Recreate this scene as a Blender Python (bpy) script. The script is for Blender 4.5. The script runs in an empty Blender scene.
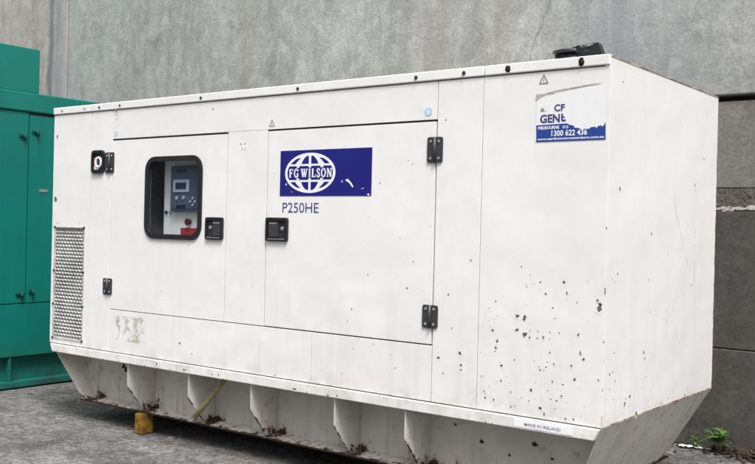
import bpy, bmesh, math, random
from mathutils import Vector, Matrix
R_ = math.radians
random.seed(7)
S = bpy.context.scene
COL = S.collection

# ------------------------------------------------------------------ camera
cd = bpy.data.cameras.new('camera'); cam = bpy.data.objects.new('camera', cd); COL.objects.link(cam)
cd.sensor_width = 36.0; cd.lens = 45.105; cd.clip_start = 0.05; cd.clip_end = 3000
right = Vector((0.79562474, 0.60532178, 0.02380787)); down = Vector((0.02145964, 0.01111326, -0.99970795)); fwd = Vector((-0.60540958, 0.79590328, -0.00414801))
cam.matrix_world = Matrix(((right.x, -down.x, -fwd.x, 1.6121865), (right.y, -down.y, -fwd.y, -3.6828485),
                           (right.z, -down.z, -fwd.z, 1.308119), (0, 0, 0, 1)))
S.camera = cam
# ------------------------------------------------------------------ sky, sun, exposure (bright overcast)
SUN_EL, SUN_AZ = 60.0, 130.0       # azimuth clockwise from +Y: the sun stands behind the camera
w = bpy.data.worlds.new('World'); S.world = w; w.use_nodes = True
nt = w.node_tree; bg = nt.nodes['Background']
sky = nt.nodes.new('ShaderNodeTexSky'); sky.sky_type = 'NISHITA'; sky.sun_disc = False
sky.sun_elevation = R_(SUN_EL); sky.sun_rotation = R_(SUN_AZ)
sky.air_density = 1.0; sky.dust_density = 6.0; sky.ozone_density = 1.0
hs = nt.nodes.new('ShaderNodeHueSaturation'); hs.inputs['Saturation'].default_value = 0.22
nt.links.new(sky.outputs[0], hs.inputs['Color'])
# overcast luminance: the cloud deck is about three times brighter overhead than at the horizon
wtc = nt.nodes.new('ShaderNodeTexCoord'); wsp = nt.nodes.new('ShaderNodeSeparateXYZ'); nt.links.new(wtc.outputs['Generated'], wsp.inputs[0])
wmr = nt.nodes.new('ShaderNodeMapRange'); nt.links.new(wsp.outputs[2], wmr.inputs[0])
for _i, _v in enumerate((0.0, 1.0, 0.42, 1.9)): wmr.inputs[_i + 1].default_value = _v
wvm = nt.nodes.new('ShaderNodeVectorMath'); wvm.operation = 'SCALE'; nt.links.new(hs.outputs[0], wvm.inputs[0]); nt.links.new(wmr.outputs[0], wvm.inputs['Scale'])
nt.links.new(wvm.outputs[0], bg.inputs['Color'])
bg.inputs['Strength'].default_value = 0.12
ld = bpy.data.lights.new('sun', 'SUN'); ld.energy = 2.0; ld.angle = R_(14); ld.color = (1.0, 0.98, 0.955)
sun = bpy.data.objects.new('sun', ld); COL.objects.link(sun)
sd = Vector((math.sin(R_(SUN_AZ)) * math.cos(R_(SUN_EL)), math.cos(R_(SUN_AZ)) * math.cos(R_(SUN_EL)), math.sin(R_(SUN_EL))))
sun.rotation_euler = sd.to_track_quat('Z', 'Y').to_euler(); sun.location = (3, -6, 12)
S.view_settings.view_transform = 'Standard'; S.view_settings.look = 'None'
S.view_settings.exposure = 0.37; S.view_settings.gamma = 1.0
S.view_settings.use_curve_mapping = False

# ------------------------------------------------------------------ helpers: materials
class N:
    def __init__(s, name, rough=0.5, spec=0.5, metal=0.0):
        s.m = bpy.data.materials.new(name); s.m.use_nodes = True; s.t = s.m.node_tree
        s.b = s.t.nodes['Principled BSDF']; s.b.inputs['Roughness'].default_value = rough
        s.b.inputs['Specular IOR Level'].default_value = spec; s.b.inputs['Metallic'].default_value = metal
        s.tc = s.t.nodes.new('ShaderNodeTexCoord'); s.P = s.tc.outputs['Object']
    def node(s, ty, **k):
        n = s.t.nodes.new(ty)
        for a, v in k.items(): setattr(n, a, v)
        return n
    def link(s, a, b): s.t.links.new(a, b)
    def mapv(s, scale, loc=(0, 0, 0), rot=(0, 0, 0)):
        n = s.node('ShaderNodeMapping'); n.inputs['Scale'].default_value = scale; n.inputs['Location'].default_value = loc
        n.inputs['Rotation'].default_value = rot
        s.link(s.P, n.inputs['Vector']); return n.outputs[0]
    def noise(s, scale=5, detail=4, rough=0.55, vec=None, dist=0.0):
        n = s.node('ShaderNodeTexNoise'); n.inputs['Scale'].default_value = scale; n.inputs['Detail'].default_value = detail
        n.inputs['Roughness'].default_value = rough; n.inputs['Distortion'].default_value = dist
        s.link(vec if vec is not None else s.P, n.inputs['Vector']); return n.outputs['Fac']
    def vor(s, scale=5, vec=None, feature='F1'):
        n = s.node('ShaderNodeTexVoronoi', feature=feature); n.inputs['Scale'].default_value = scale
        s.link(vec if vec is not None else s.P, n.inputs['Vector']); return n.outputs['Distance']
    def math(s, op, a, b=None, c=None, clamp=False):
        n = s.node('ShaderNodeMath', operation=op, use_clamp=clamp)
        for i, v in enumerate((a, b, c)):
            if v is None: continue
            if isinstance(v, (int, float)): n.inputs[i].default_value = v
            else: s.link(v, n.inputs[i])
        return n.outputs[0]
    def rng(s, v, a, b, c=0.0, d=1.0):
        n = s.node('ShaderNodeMapRange'); s.link(v, n.inputs[0])
        for i, x in enumerate((a, b, c, d)): n.inputs[i + 1].default_value = x
        return n.outputs[0]
    def xyz(s):
        n = s.node('ShaderNodeSeparateXYZ'); s.link(s.P, n.inputs[0]); return n.outputs
    def mix(s, f, a, b, blend='MIX'):
        n = s.node('ShaderNodeMix', data_type='RGBA', blend_type=blend)
        if isinstance(f, (int, float)): n.inputs[0].default_value = f
        else: s.link(f, n.inputs[0])
        for i, v in ((6, a), (7, b)):
            if isinstance(v, tuple): n.inputs[i].default_value = (*v, 1)
            else: s.link(v, n.inputs[i])
        return n.outputs[2]
    def col(s, v):
        if isinstance(v, tuple): s.b.inputs['Base Color'].default_value = (*v, 1)
        else: s.link(v, s.b.inputs['Base Color'])
    def bump(s, h, strength=0.3, dist=0.01):
        n = s.node('ShaderNodeBump'); n.inputs['Strength'].default_value = strength; n.inputs['Distance'].default_value = dist
        s.link(h, n.inputs['Height']); s.link(n.outputs[0], s.b.inputs['Normal'])
    def roughv(s, v): s.link(v, s.b.inputs['Roughness'])

def plain(name, c, rough=0.5, spec=0.5, metal=0.0, var=0.15, scale=30):
    n = N(name, rough, spec, metal); f = n.noise(scale, 4)
    n.col(n.mix(n.rng(f, .3, .7), tuple(x * (1 - var) for x in c), tuple(min(1, x * (1 + var)) for x in c)))
    return n.m

RUST = (0.06, 0.026, 0.014)
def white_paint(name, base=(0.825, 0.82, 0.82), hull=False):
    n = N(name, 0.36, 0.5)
    x, y, z = n.xyz()
    a = n.noise(0.9, 5, .6); b = n.noise(14, 5, .65); st = n.noise(1, 4, .6, n.mapv((16, 16, 0.9)))
    c = n.mix(n.rng(a, .35, .7), base, tuple(v * k for v, k in zip(base, (.93, .93, .925))))
    c = n.mix(n.rng(b, .45, .8, 0, .35), c, tuple(v * .84 for v in base))
    # rain streaks and road grime, stronger towards the bottom of the sheet metal
    low = n.rng(z, 1.15, 0.45)
    c = n.mix(n.math('MULTIPLY', n.rng(st, .48, .74), n.math('MULTIPLY_ADD', low, .26, .04), clamp=True), c, (.52, .505, .48))
    g = n.noise(5.5, 6, .7); 
    c = n.mix(n.math('MULTIPLY', n.rng(g, .52, .72), n.math('MULTIPLY', low, .24)), c, (.46, .44, .40))
    # fine specks
    sp = n.vor(60); rnd = n.noise(9, 2)
    c = n.mix(n.math('MULTIPLY', n.rng(sp, .10, .05), n.rng(rnd, .52, .62, 0, .55)), c, (.33, .30, .27))
    if not hull:
        gr = n.math('MULTIPLY', n.rng(z, .575, .50), n.rng(n.noise(11, 5, .7), .42, .62)); c = n.mix(n.math('MULTIPLY', gr, .32), c, (.44, .37, .30))
        n.roughv(n.rng(b, .3, .75, .30, .55))
    if hull:
        d = n.noise(3.2, 6, .68)
        c = n.mix(n.rng(d, .42, .75, 0, .6), c, (.36, .34, .31))
        r = n.noise(24, 6, .72); near = None
        for gx, wd in ((-3.085, .055), (-2.535, .06), (-2.032, .065), (-1.440, .07), (-1.000, .07), (-3.63, .085)):
            dx = n.math('MULTIPLY', n.math('ABSOLUTE', n.math('SUBTRACT', x, gx + 1.95 + (.025 if wd < .08 else 0))), 1 / wd)
            near = dx if near is None else n.math('MINIMUM', near, dx)
        dz = n.math('MULTIPLY', n.math('MAXIMUM', n.math('SUBTRACT', z, .145), 0), 1 / .06)
        d = n.math('SQRT', n.math('ADD', n.math('MULTIPLY', near, near), n.math('MULTIPLY', dz, dz)))
        v = n.math('ADD', r, n.rng(d, 0.2, 1.7, .24, -.22))
        # rust along the cut slanting edge of the gussets and the lip of the floor plate
        ed = n.math('SUBTRACT', n.math('ADD', y, .7 - .004), n.math('MULTIPLY', n.math('SUBTRACT', .300, z), .81))
        v = n.math('MAXIMUM', v, n.math('ADD', r, n.rng(n.math('ABSOLUTE', ed), .002, .022, .17, -.25)))
        v = n.math('MAXIMUM', v, n.math('ADD', r, n.rng(z, .132, .175, .13, -.2)))
        v = n.math('MAXIMUM', v, n.math('ADD', n.noise(13, 6, .7, n.mapv((1, 1, 1), (3.3, 0, 1.7))), -.045))
        k = n.rng(v, .635, .66)
        c = n.mix(n.rng(v, .52, .64, 0, .55), c, (.25, .16, .10))
        run = n.math('MULTIPLY', n.rng(n.noise(1, 4, .6, n.mapv((34, 34, 1.5))), .52, .70), n.rng(z, .42, .15))
        c = n.mix(n.math('MULTIPLY', run, .6), c, (.24, .18, .13))
        c = n.mix(k, c, n.mix(n.rng(n.noise(50, 4), .35, .65), (.075, .032, .016), (.016, .010, .008)))
        n.roughv(n.rng(k, 0, 1, .5, .9))
    n.col(c)
    n.bump(n.math('MULTIPLY_ADD', n.noise(2.6, 2), 1.6, n.math('MULTIPLY', n.noise(150, 2), .02)), .4, .014)
    return n.m

def concrete(name, a, b, warm, stain_x=(), blue_x=(), dark=1.0):
    n = N(name, 0.9, 0.2)
    x, y, z = n.xyz()
    big = n.noise(1.1, 6, .62); mid = n.noise(5.5, 6, .7, None, .4); fine = n.noise(42, 5, .7)
    st = n.noise(1, 6, .68, n.mapv((6, 6, .55))); st2 = n.noise(1, 5, .7, n.mapv((9, 9, 1.2), (3, 1, 5)))
    c = n.mix(n.rng(big, .34, .68), a, b)
    c = n.mix(n.rng(mid, .40, .72, 0, .55), c, tuple(v * 1.32 for v in b))
    c = n.mix(n.rng(st, .50, .70, 0, .55), c, tuple(v * .62 for v in a))
    c = n.mix(n.rng(st2, .52, .74, 0, .38), c, warm)
    c = n.mix(n.rng(n.noise(2.6, 4, .6, n.mapv((1, 1, .4), (9, 2, 3))), .52, .74, 0, .5), c, warm)
    c = n.mix(n.rng(fine, .46, .64, 0, .42), c, tuple(v * .5 for v in a))
    c = n.mix(n.rng(n.noise(7, 7, .78, n.mapv((1.1, 1.1, .8), (1, 8, 2)), .5), .50, .68, 0, .60), c, tuple(v * 1.38 for v in b))
    c = n.mix(n.rng(n.noise(4.5, 7, .75, n.mapv((1.2, 1.2, .7), (7, 8, 5)), .6), .50, .70, 0, .60), c, tuple(v * .62 for v in a))
    c = n.mix(n.rng(n.noise(85, 3, .6), .56, .72, 0, .45), c, tuple(v * 1.5 for v in b))
    for sx, wd, cc, amt in stain_x:
        dx = n.math('ABSOLUTE', n.math('SUBTRACT', n.math('ADD', x, n.math('MULTIPLY', n.noise(3, 4), .25)), sx + .125))
        c = n.mix(n.math('MULTIPLY', n.rng(dx, wd, wd * .3), n.math('MULTIPLY', n.rng(st, .32, .62), amt), clamp=True), c, cc)
    n.col(c)
    pv = n.vor(26); pores = n.math('MULTIPLY', n.rng(pv, .13, .07), n.rng(n.noise(5, 3), .48, .60)); n.col(n.mix(n.math('MULTIPLY', pores, .75), c, tuple(v * .3 for v in a)))
    pits = n.rng(n.vor(38), 0.0, .16, -.6, 0)
    n.bump(n.math('ADD', n.math('ADD', mid, n.math('MULTIPLY', fine, .5)), n.math('MULTIPLY', pits, .4)), .35, .012)
    return n.m

M = {}
M['white'] = white_paint('white_paint')
M['hullend'] = white_paint('end_plate_paint_lit', (.70, .67, .635), True)  # lighter copy of the hull paint, the end plate's stronger light in its colour
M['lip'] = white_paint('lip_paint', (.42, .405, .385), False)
M['hull'] = white_paint('hull_paint_shaded', (.61, .59, .56), True)  # same white paint, darkened for grime and for the shade under the flange
M['chip'] = plain('chipped_paint', (.13, .115, .11), .8, .2, var=.4)
M['halo'] = plain('chip_halo', (.765, .75, .735), .7, .2, var=.12, scale=60)
M['scuff'] = plain('scuff', (.52, .51, .50), .7, .2, var=.3, scale=40)
M['gap'] = plain('seal_dark', (.03, .03, .032), .9, .2)
M['black'] = plain('black_plastic', (.012, .013, .016), .38, .5)
M['rubber'] = plain('rubber_gasket', (.012, .012, .014), .55, .4)
M['steel'] = plain('zinc_steel', (.62, .62, .62), .35, .5, .8)
M['dsteel'] = plain('dark_steel', (.05, .055, .06), .42, .5, .3)
M['rust'] = plain('rust', (.038, .020, .013), .9, .2, var=.5, scale=60)
def m_rustedge():
    n = N('rusty_edge', .8, .2); f = n.noise(9, 5, .7)
    c = n.mix(n.noise(40, 4), (.26, .15, .09), (.09, .045, .028)); n.col(n.mix(n.rng(f, .44, .58, .95, .15), (.60, .50, .42), c)); return n.m
M['rustedge'] = m_rustedge()
M['blue'] = plain('navy_sheet', (.010, .012, .175), .4, .4, var=.06, scale=4)
M['blue2'] = plain('sticker_blue', (.018, .055, .27), .45, .4, var=.1)
M['vinyl'] = plain('white_vinyl', (.82, .83, .86), .4, .4, var=.02)
M['stickerw'] = plain('sticker_white', (.79, .795, .80), .4, .4, var=.02)
M['ink'] = plain('ink_blue', (.05, .06, .20), .5, .3, var=.15)
M['inkgrey'] = plain('ink_grey', (.16, .17, .19), .5, .3, var=.2)
M['beige'] = plain('cream_enamel', (.84, .80, .73), .45, .4, var=.05)
M['ctrl'] = plain('controller_blue', (.075, .095, .135), .4, .5, var=.1)
M['ctrlgrey'] = plain('controller_face', (.42, .45, .52), .5, .4, var=.05)
M['lcd'] = plain('display_dark', (.03, .04, .07), .2, .5, var=.1)
M['red'] = plain('red_label', (.42, .02, .02), .45, .4, var=.1)
M['dred'] = plain('dark_red_knob', (.09, .012, .012), .35, .5, var=.1)
M['pink'] = plain('faded_pink', (.55, .27, .27), .5, .4, var=.15)
M['inside'] = plain('cavity_grey', (.30, .31, .35), .7, .3, var=.2)
M['lightblue'] = plain('pale_blue_vinyl', (.33, .58, .82), .45, .4, var=.12)
M['mesh'] = plain('mesh_strand', (.45, .45, .44), .8, .2, 0.0, var=.25, scale=12)
M['foam'] = plain('foam_grey', (.42, .42, .41), .95, .1, var=.35, scale=8)
M['tapegrey'] = plain('torn_backing', (.42, .39, .355), .8, .2, var=.35, scale=20)
M['pole'] = plain('weathered_stick', (.30, .26, .13), .8, .2, var=.3, scale=12)

def m_residue():
    n = N('sticker_residue', .7, .2)
    f = n.noise(16, 5, .65, None, .6)
    n.col(n.mix(n.noise(30, 3), (.33, .32, .26), (.50, .46, .32)))
    n.link(n.rng(f, .49, .60, 0, .45), n.b.inputs['Alpha']); return n.m
M['residue'] = m_residue()
def m_glass():
    n = N('window_glass', .04, .5); t = n.t
    tr = n.node('ShaderNodeBsdfTransparent'); tr.inputs[0].default_value = (.91, .94, .97, 1)
    gl = n.node('ShaderNodeBsdfGlossy'); n.link(n.rng(n.noise(9, 4), .3, .7, .02, .09), gl.inputs['Roughness'])
    fr0 = n.node('ShaderNodeFresnel'); fr0.inputs[0].default_value = 1.5; ge = n.node('ShaderNodeNewGeometry')
    fr = n.node('ShaderNodeMath', operation='MULTIPLY'); n.link(fr0.outputs[0], fr.inputs[0]); n.link(n.rng(ge.outputs['Backfacing'], 0, 1, 1, 0), fr.inputs[1])
    mx = n.node('ShaderNodeMixShader'); n.link(fr.outputs[0], mx.inputs[0]); n.link(tr.outputs[0], mx.inputs[1]); n.link(gl.outputs[0], mx.inputs[2])
    n.link(mx.outputs[0], t.nodes['Material Output'].inputs['Surface']); return n.m
M['glass'] = m_glass()
def m_green():
    n = N('green_enamel', .38, .45)
    a = n.noise(1.6, 4); c = n.mix(n.rng(a, .3, .7), (.003, .172, .140), (.004, .142, .116))
    c = n.mix(n.rng(n.noise(1, 5, .65, n.mapv((9, 9, .8))), .52, .76, 0, .35), c, (.008, .085, .070))
    c = n.mix(n.rng(n.noise(40, 4), .6, .75, 0, .18), c, (.04, .15, .125))
    z = n.xyz()[2]; c = n.mix(n.math('MULTIPLY', n.rng(z, .42, .02), n.rng(n.noise(6, 6, .7), .38, .62, .15, .8)), c, (.028, .045, .038))  # mottled dirt tone and painted-in shade darken the green near the ground
    n.col(c); n.bump(n.noise(1.8, 2), .2, .012); return n.m
M['green'] = m_green(); M['darkgreen'] = plain('dark_green_latch', (.003, .060, .050), .6, .3)
def m_ground():
    n = N('yard_ground', .93, .15)
    big = n.noise(.8, 6, .65); mid = n.noise(4.2, 7, .72, None, .6); fine = n.noise(48, 6, .78); agg = n.vor(105)
    c = n.mix(n.rng(big, .32, .68), (.135, .132, .128), (.245, .24, .233))
    c = n.mix(n.rng(mid, .46, .68, 0, .75), c, (.34, .335, .325))
    c = n.mix(n.rng(n.noise(2.4, 7, .75, n.mapv((1, 1, 1), (4, 7, 1))), .48, .62, 0, .85), c, (.060, .058, .057))
    g2 = n.noise(19, 6, .75, n.mapv((1, 1, 1), (7, 1, 3)))
    c = n.mix(n.rng(g2, .42, .54, .7, 0), c, (.045, .044, .043))
    c = n.mix(n.rng(n.noise(23, 6, .75, n.mapv((1, 1, 1), (1, 9, 3))), .55, .67, 0, .65), c, (.38, .375, .365))
    c = n.mix(n.rng(fine, .38, .52, .75, 0), c, (.035, .034, .033))
    c = n.mix(n.rng(n.noise(70, 5, .75, n.mapv((1, 1, 1), (2, 5, 1))), .55, .68, 0, .8), c, (.46, .45, .44))
    c = n.mix(n.rng(agg, .16, .06, 0, .55), c, (.50, .49, .47))
    c = n.mix(n.rng(n.noise(1.7, 6, .7, n.mapv((1, 1.3, 1), (12, 4, 1)), .8), .50, .62, 0, .55), c, (.085, .082, .079))
    c = n.mix(n.rng(n.noise(3.1, 6, .7, n.mapv((1, 1.2, 1), (2, 14, 1)), 1.2), .60, .70, 0, .6), c, (.40, .39, .375))
    wv = n.node('ShaderNodeVectorMath', operation='ADD'); wn = n.node('ShaderNodeTexNoise'); wn.inputs['Scale'].default_value = 2.2; wn.inputs['Detail'].default_value = 6; n.link(n.P, wn.inputs['Vector'])
    n.link(n.P, wv.inputs[0]); n.link(wn.outputs['Color'], wv.inputs[1])
    crk = n.vor(.42, wv.outputs[0], 'DISTANCE_TO_EDGE'); c = n.mix(n.math('MULTIPLY', n.rng(crk, .0035, .001), n.rng(n.noise(1.3, 2), .46, .54)), c, (.02, .02, .019))
    n.col(c)
    n.roughv(n.rng(mid, .3, .7, .95, .75))
    n.bump(n.math('ADD', n.math('MULTIPLY', mid, 1.2), n.math('ADD', n.math('MULTIPLY', fine, .8), n.math('MULTIPLY', n.rng(agg, 0, .3), -.25))), .8, .014)
    return n.m
M['ground'] = m_ground()
M['wall_panel'] = concrete('precast_concrete', (.27, .28, .27), (.39, .40, .385), (.37, .365, .34),
    [(-1.84, .15, (.29, .235, .18), .5), (-4.32, .14, (.34, .31, .26), .3), (-2.35, .35, (.31, .28, .25), .35), (-.8, .7, (.25, .27, .30), .6), (-6.86, .16, (.36, .37, .38), .7), (-7.25, .14, (.17, .19, .21), 1.3), (-7.06, .07, (.20, .21, .23), 1.2)])
M['wall_far'] = concrete('precast_concrete_pink', (.33, .305, .29), (.40, .375, .355), (.37, .32, .29),
    [(-7.13, .10, (.25, .265, .28), 1.3), (-7.28, .08, (.17, .185, .20), 1.2), (-7.03, .05, (.36, .37, .37), 1.0)])
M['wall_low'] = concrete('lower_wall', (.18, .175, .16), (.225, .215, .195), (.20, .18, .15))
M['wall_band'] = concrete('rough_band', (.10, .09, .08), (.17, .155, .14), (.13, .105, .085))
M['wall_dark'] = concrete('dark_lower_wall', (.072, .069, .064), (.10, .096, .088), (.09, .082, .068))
M['lime'] = plain('lime_deposit', (.52, .50, .46), .9, .1, var=.35, scale=50)
def m_timber():
    n = N('yellow_painted_timber', .8, .2)
    f = n.noise(22, 5, .7)
    c = n.mix(n.rng(f, .4, .62), (.29, .155, .02), (.12, .06, .014))
    c = n.mix(n.rng(n.noise(50, 4), .58, .68), c, (.06, .035, .015)); n.col(c); n.bump(f, .6, .01); return n.m
M['timber'] = m_timber()
M['leaf'] = plain('weed_leaf', (.075, .17, .03), .5, .3, var=.4, scale=15)
M['stem'] = plain('weed_stem', (.16, .17, .06), .6, .3)
M['litter_leaf'] = plain('dead_leaf', (.05, .033, .025), .85, .2, var=.6, scale=25)
M['paper'] = plain('paper', (.78, .78, .76), .8, .2, var=.05)
M['stone'] = plain('pebble', (.24, .235, .225), .9, .2, var=.45, scale=9)

# ------------------------------------------------------------------ helpers: geometry
class MB:
    """one mesh under construction; every add() may use its own material slot"""
    def __init__(s, *mats): s.bm = bmesh.new(); s.mats = list(mats)
    def slot(s, m):
        if m not in s.mats: s.mats.append(m)
        return s.mats.index(m)
    def box(s, x0, x1, y0, y1, z0, z1, mat=None, bev=0.0, seg=2, M4=None):
        b = bmesh.new(); bmesh.ops.create_cube(b, size=1)
        for v in b.verts:
            v.co = Vector(((x0 + x1) / 2 + v.co.x * (x1 - x0), (y0 + y1) / 2 + v.co.y * (y1 - y0), (z0 + z1) / 2 + v.co.z * (z1 - z0)))
        if bev: bmesh.ops.bevel(b, geom=b.edges[:], offset=bev, segments=seg, affect='EDGES', profile=.5)
        return s.merge(b, mat, M4)
    def merge(s, b, mat=None, M4=None):
        k = s.slot(mat) if mat else 0
        if M4 is not None: b.transform(M4)
        mp = {}
        for v in b.verts: mp[v] = s.bm.verts.new(v.co)
        for f in b.faces:
            try: nf = s.bm.faces.new([mp[v] for v in f.verts]); nf.material_index = k; nf.smooth = f.smooth
            except ValueError: pass
        b.free(); return s
    def poly(s, pts, mat=None):
        f = s.bm.faces.new([s.bm.verts.new(p) for p in pts]); f.material_index = s.slot(mat) if mat else 0; return f
    def prism(s, pts, off, mat=None, bev=0.0):
        """closed outline pts (3D, planar) extruded by vector off"""
        b = bmesh.new(); off = Vector(off); A = [b.verts.new(p) for p in pts]; B = [b.verts.new(Vector(p) + off) for p in pts]
        n = len(pts); b.faces.new(A[::-1]); b.faces.new(B)
        for i in range(n): b.faces.new([A[i], A[(i + 1) % n], B[(i + 1) % n], B[i]])
        bmesh.ops.recalc_face_normals(b, faces=b.faces[:])
        if bev: bmesh.ops.bevel(b, geom=b.edges[:], offset=bev, segments=2, affect='EDGES')
        return s.merge(b, mat)
    def cyl(s, p0, p1, r0, r1=None, n=16, mat=None, smooth=True):
        p0, p1 = Vector(p0), Vector(p1); r1 = r0 if r1 is None else r1; b = bmesh.new(); d = p1 - p0
        bmesh.ops.create_cone(b, cap_ends=True, segments=n, radius1=r0, radius2=r1, depth=d.length)
        for f in b.faces: f.smooth = smooth and len(f.verts) == 4
        return s.merge(b, mat, Matrix.Translation((p0 + p1) / 2) @ d.to_track_quat('Z', 'Y').to_matrix().to_4x4())
    def build(s, name, parent=None, root=(0, 0, 0), mat=None):
        me = bpy.data.meshes.new(name); bmesh.ops.translate(s.bm, verts=s.bm.verts[:], vec=-Vector(root))
        s.bm.to_mesh(me); s.bm.free()
        for m in s.mats: me.materials.append(m)
        o = bpy.data.objects.new(name, me); COL.objects.link(o); o.parent = parent
        if parent is None: o.location = root
        return o
def tag(o, label, cat, group=None):
    o['label'] = label; o['category'] = cat
    if group: o['group'] = group
    return o
def thing(name, loc, label, cat, group=None):
    o = bpy.data.objects.new(name, None); o.empty_display_size = .1; COL.objects.link(o); o.location = loc
    return tag(o, label, cat, group)
def kind(o, k): o['kind'] = k; return o
def dup(src, loc, parent):
    c = src.copy(); COL.objects.link(c); c.parent = parent; c.location = loc; return c
def rrect(cx, cz, w, h, r, n=6):
    pts = []
    for sx, sz, a0 in ((1, 1, 0), (-1, 1, 90), (-1, -1, 180), (1, -1, 270)):
        for i in range(n + 1):
            a = R_(a0 + 90 * i / n); pts.append((cx + sx * (w / 2 - r) + r * math.cos(a), cz + sz * (h / 2 - r) + r * math.sin(a)))
    return pts
def ring(mb, outer, inner, y0, y1, mat=None):
    """frame between two outlines of the same length (xz), from y0 (front) to y1"""
    n = len(outer); k = mb.slot(mat) if mat else 0; V = mb.bm.verts.new
    O0 = [V((x, y0, z)) for x, z in outer]; O1 = [V((x, y1, z)) for x, z in outer]
    I0 = [V((x, y0, z)) for x, z in inner]; I1 = [V((x, y1, z)) for x, z in inner]
    for i in range(n):
        j = (i + 1) % n
        for q in ((O0[i], O0[j], I0[j], I0[i]), (O1[j], O1[i], I1[i], I1[j]), (O0[j], O0[i], O1[i], O1[j]), (I0[i], I0[j], I1[j], I1[i])):
            f = mb.bm.faces.new(q); f.material_index = k
def chips(mb, lst, plane, val, mat, k=.0039, rnd=random.Random(3)):
    for a, z, r in lst:
        if r >= 1.5 and mat is M['chip']:
            pts = [(a + r * k * 1.5 * rnd.uniform(.7, 1.3) * math.cos(6.283 * i / 9), z + r * k * 1.8 * rnd.uniform(.7, 1.3) * math.sin(6.283 * i / 9)) for i in range(9)]
            o_ = -.0003 if plane == 'x' else .0003
            f = mb.poly([(u, val + o_, v) if plane == 'y' else (val + o_, u, v) for u, v in pts], M['halo']); f.normal_update()
            if f.normal.dot(Vector((0, -1, 0)) if plane == 'y' else Vector((1, 0, 0))) < 0: f.normal_flip()
        r *= k; n = 8; ph = rnd.random() * 6; sx, sz = rnd.uniform(.7, 1.2), rnd.uniform(.8, 1.4); pts = []
        for i in range(n):
            t = ph + i * 2 * math.pi / n; q = r * rnd.uniform(.55, 1.25)
            u, v = a + q * sx * math.cos(t), z + q * sz * math.sin(t)
            pts.append((u, val, v) if plane == 'y' else (val, u, v))
        f = mb.poly(pts, mat)
        want = Vector((0, -1, 0)) if plane == 'y' else Vector((1, 0, 0))
        f.normal_update()
        if f.normal.dot(want) < 0: f.normal_flip()
def text(mb, s, x0, z0, w, h, y, mat, bold=0.0, depth=.0006):
    """lettering on the plane y=const fitted into the width w (from x0) and cap height h (baseline z0)"""
    cu = bpy.data.curves.new('lettering', 'FONT'); cu.body = s; cu.offset = bold; cu.resolution_u = 3
    o = bpy.data.objects.new('lettering', cu); COL.objects.link(o)
    bpy.context.view_layer.update()
    me = bpy.data.meshes.new_from_object(o.evaluated_get(bpy.context.evaluated_depsgraph_get()))
    xs = [v.co.x for v in me.vertices]; a, b = min(xs), max(xs); ch = 0.729 if True else 1
    b2 = bmesh.new(); b2.from_mesh(me)
    for v in b2.verts: v.co = Vector((x0 + (v.co.x - a) / (b - a) * w, y, z0 + v.co.y / ch * h))
    for f in b2.faces:
        f.normal_update()
        if f.normal.y > 0: f.normal_flip()
    mb.merge(b2, mat)
    bpy.data.objects.remove(o); bpy.data.curves.remove(cu); bpy.data.meshes.remove(me)
def stroke(mb, pts, wd, y, mat):
    """flat stroke of width wd along a polyline in the plane y"""
    for (x0, z0), (x1, z1) in zip(pts, pts[1:]):
        d = Vector((x1 - x0, z1 - z0)); L = d.length
        if L < 1e-6: continue
        d /= L; nx, nz = -d.y * wd / 2, d.x * wd / 2; e = wd * .0
        f = mb.poly([(x0 + nx, y, z0 + nz), (x0 - nx, y, z0 - nz), (x1 - nx, y, z1 - nz), (x1 + nx, y, z1 + nz)], mat)
        f.normal_update()
        if f.normal.y > 0: f.normal_flip()

FRONT_CHIPS = [(-0.391, 1.154, 1), (-0.187, 1.097, 2), (-0.172, 1.052, 1.5), (-0.271, 1.042, 1.5), (-0.079, 1.104, 0.8), (-0.363, 1.07, 0.8), (-0.517, 0.994, 1), (-0.237, 0.985, 1), (-0.406, 0.937, 2.5), (-0.37, 0.936, 2), (-0.372, 0.921, 1.5), (-0.528, 0.864, 1.5), (-0.407, 0.875, 2), (-0.368, 0.859, 3), (-0.505, 0.816, 2.2), (-0.511, 0.787, 1.5), (-0.515, 0.771, 1), (-0.278, 0.854, 1.5), (-0.305, 0.848, 1), (-0.304, 0.878, 0.8), (-0.203, 0.879, 1), (-0.114, 0.881, 1.7), (-0.247, 0.849, 0.8), (-0.104, 0.804, 1.7), (-0.289, 0.713, 1.2), (-0.602, 0.693, 3.5), (-0.48, 0.644, 1.2), (-0.024, 0.995, 4), (-0.033, 1.03, 1.6), (-0.021, 1.016, 1.5), (-0.186, 0.613, 1.5), (-0.284, 0.548, 2), (-0.265, 0.525, 1.5), (-0.208, 0.592, 1), (-0.251, 0.627, 0.8), (-0.565, 0.586, 1), (-0.375, 0.583, 1), (-0.02, 0.7, 1), (-0.431, 0.599, 1), (-0.973, 1.152, 1), (-1.242, 1.078, 1.3), (-1.003, 1.025, 1), (-0.769, 1.01, 1.3), (-1.339, 0.901, 1), (-1.362, 0.837, 1), (-0.816, 0.712, 2), (-0.698, 0.745, 2.4), (-0.692, 0.691, 2), (-0.692, 0.668, 1.5), (-0.788, 0.643, 1), (-0.745, 0.855, 1), (-1.198, 0.74, 1), (-1.326, 0.704, 0.8), (-1.392, 0.575, 0.8), (-1.06, 0.637, 0.8), (-0.652, 1.172, 1), (-2.553, 1.182, 1), (-2.784, 0.902, 1), (-2.126, 0.994, 0.9), (-2.036, 0.977, 0.9), (-2.612, 0.612, 1.5), (-2.507, 0.561, 1), (-2.231, 0.776, 1.3), (-1.946, 0.775, 1.8), (-0.807, 1.817, 1.2), (-0.989, 1.616, 1), (-1.182, 1.528, 1), (-2.377, 1.958, 1.5)]
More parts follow.
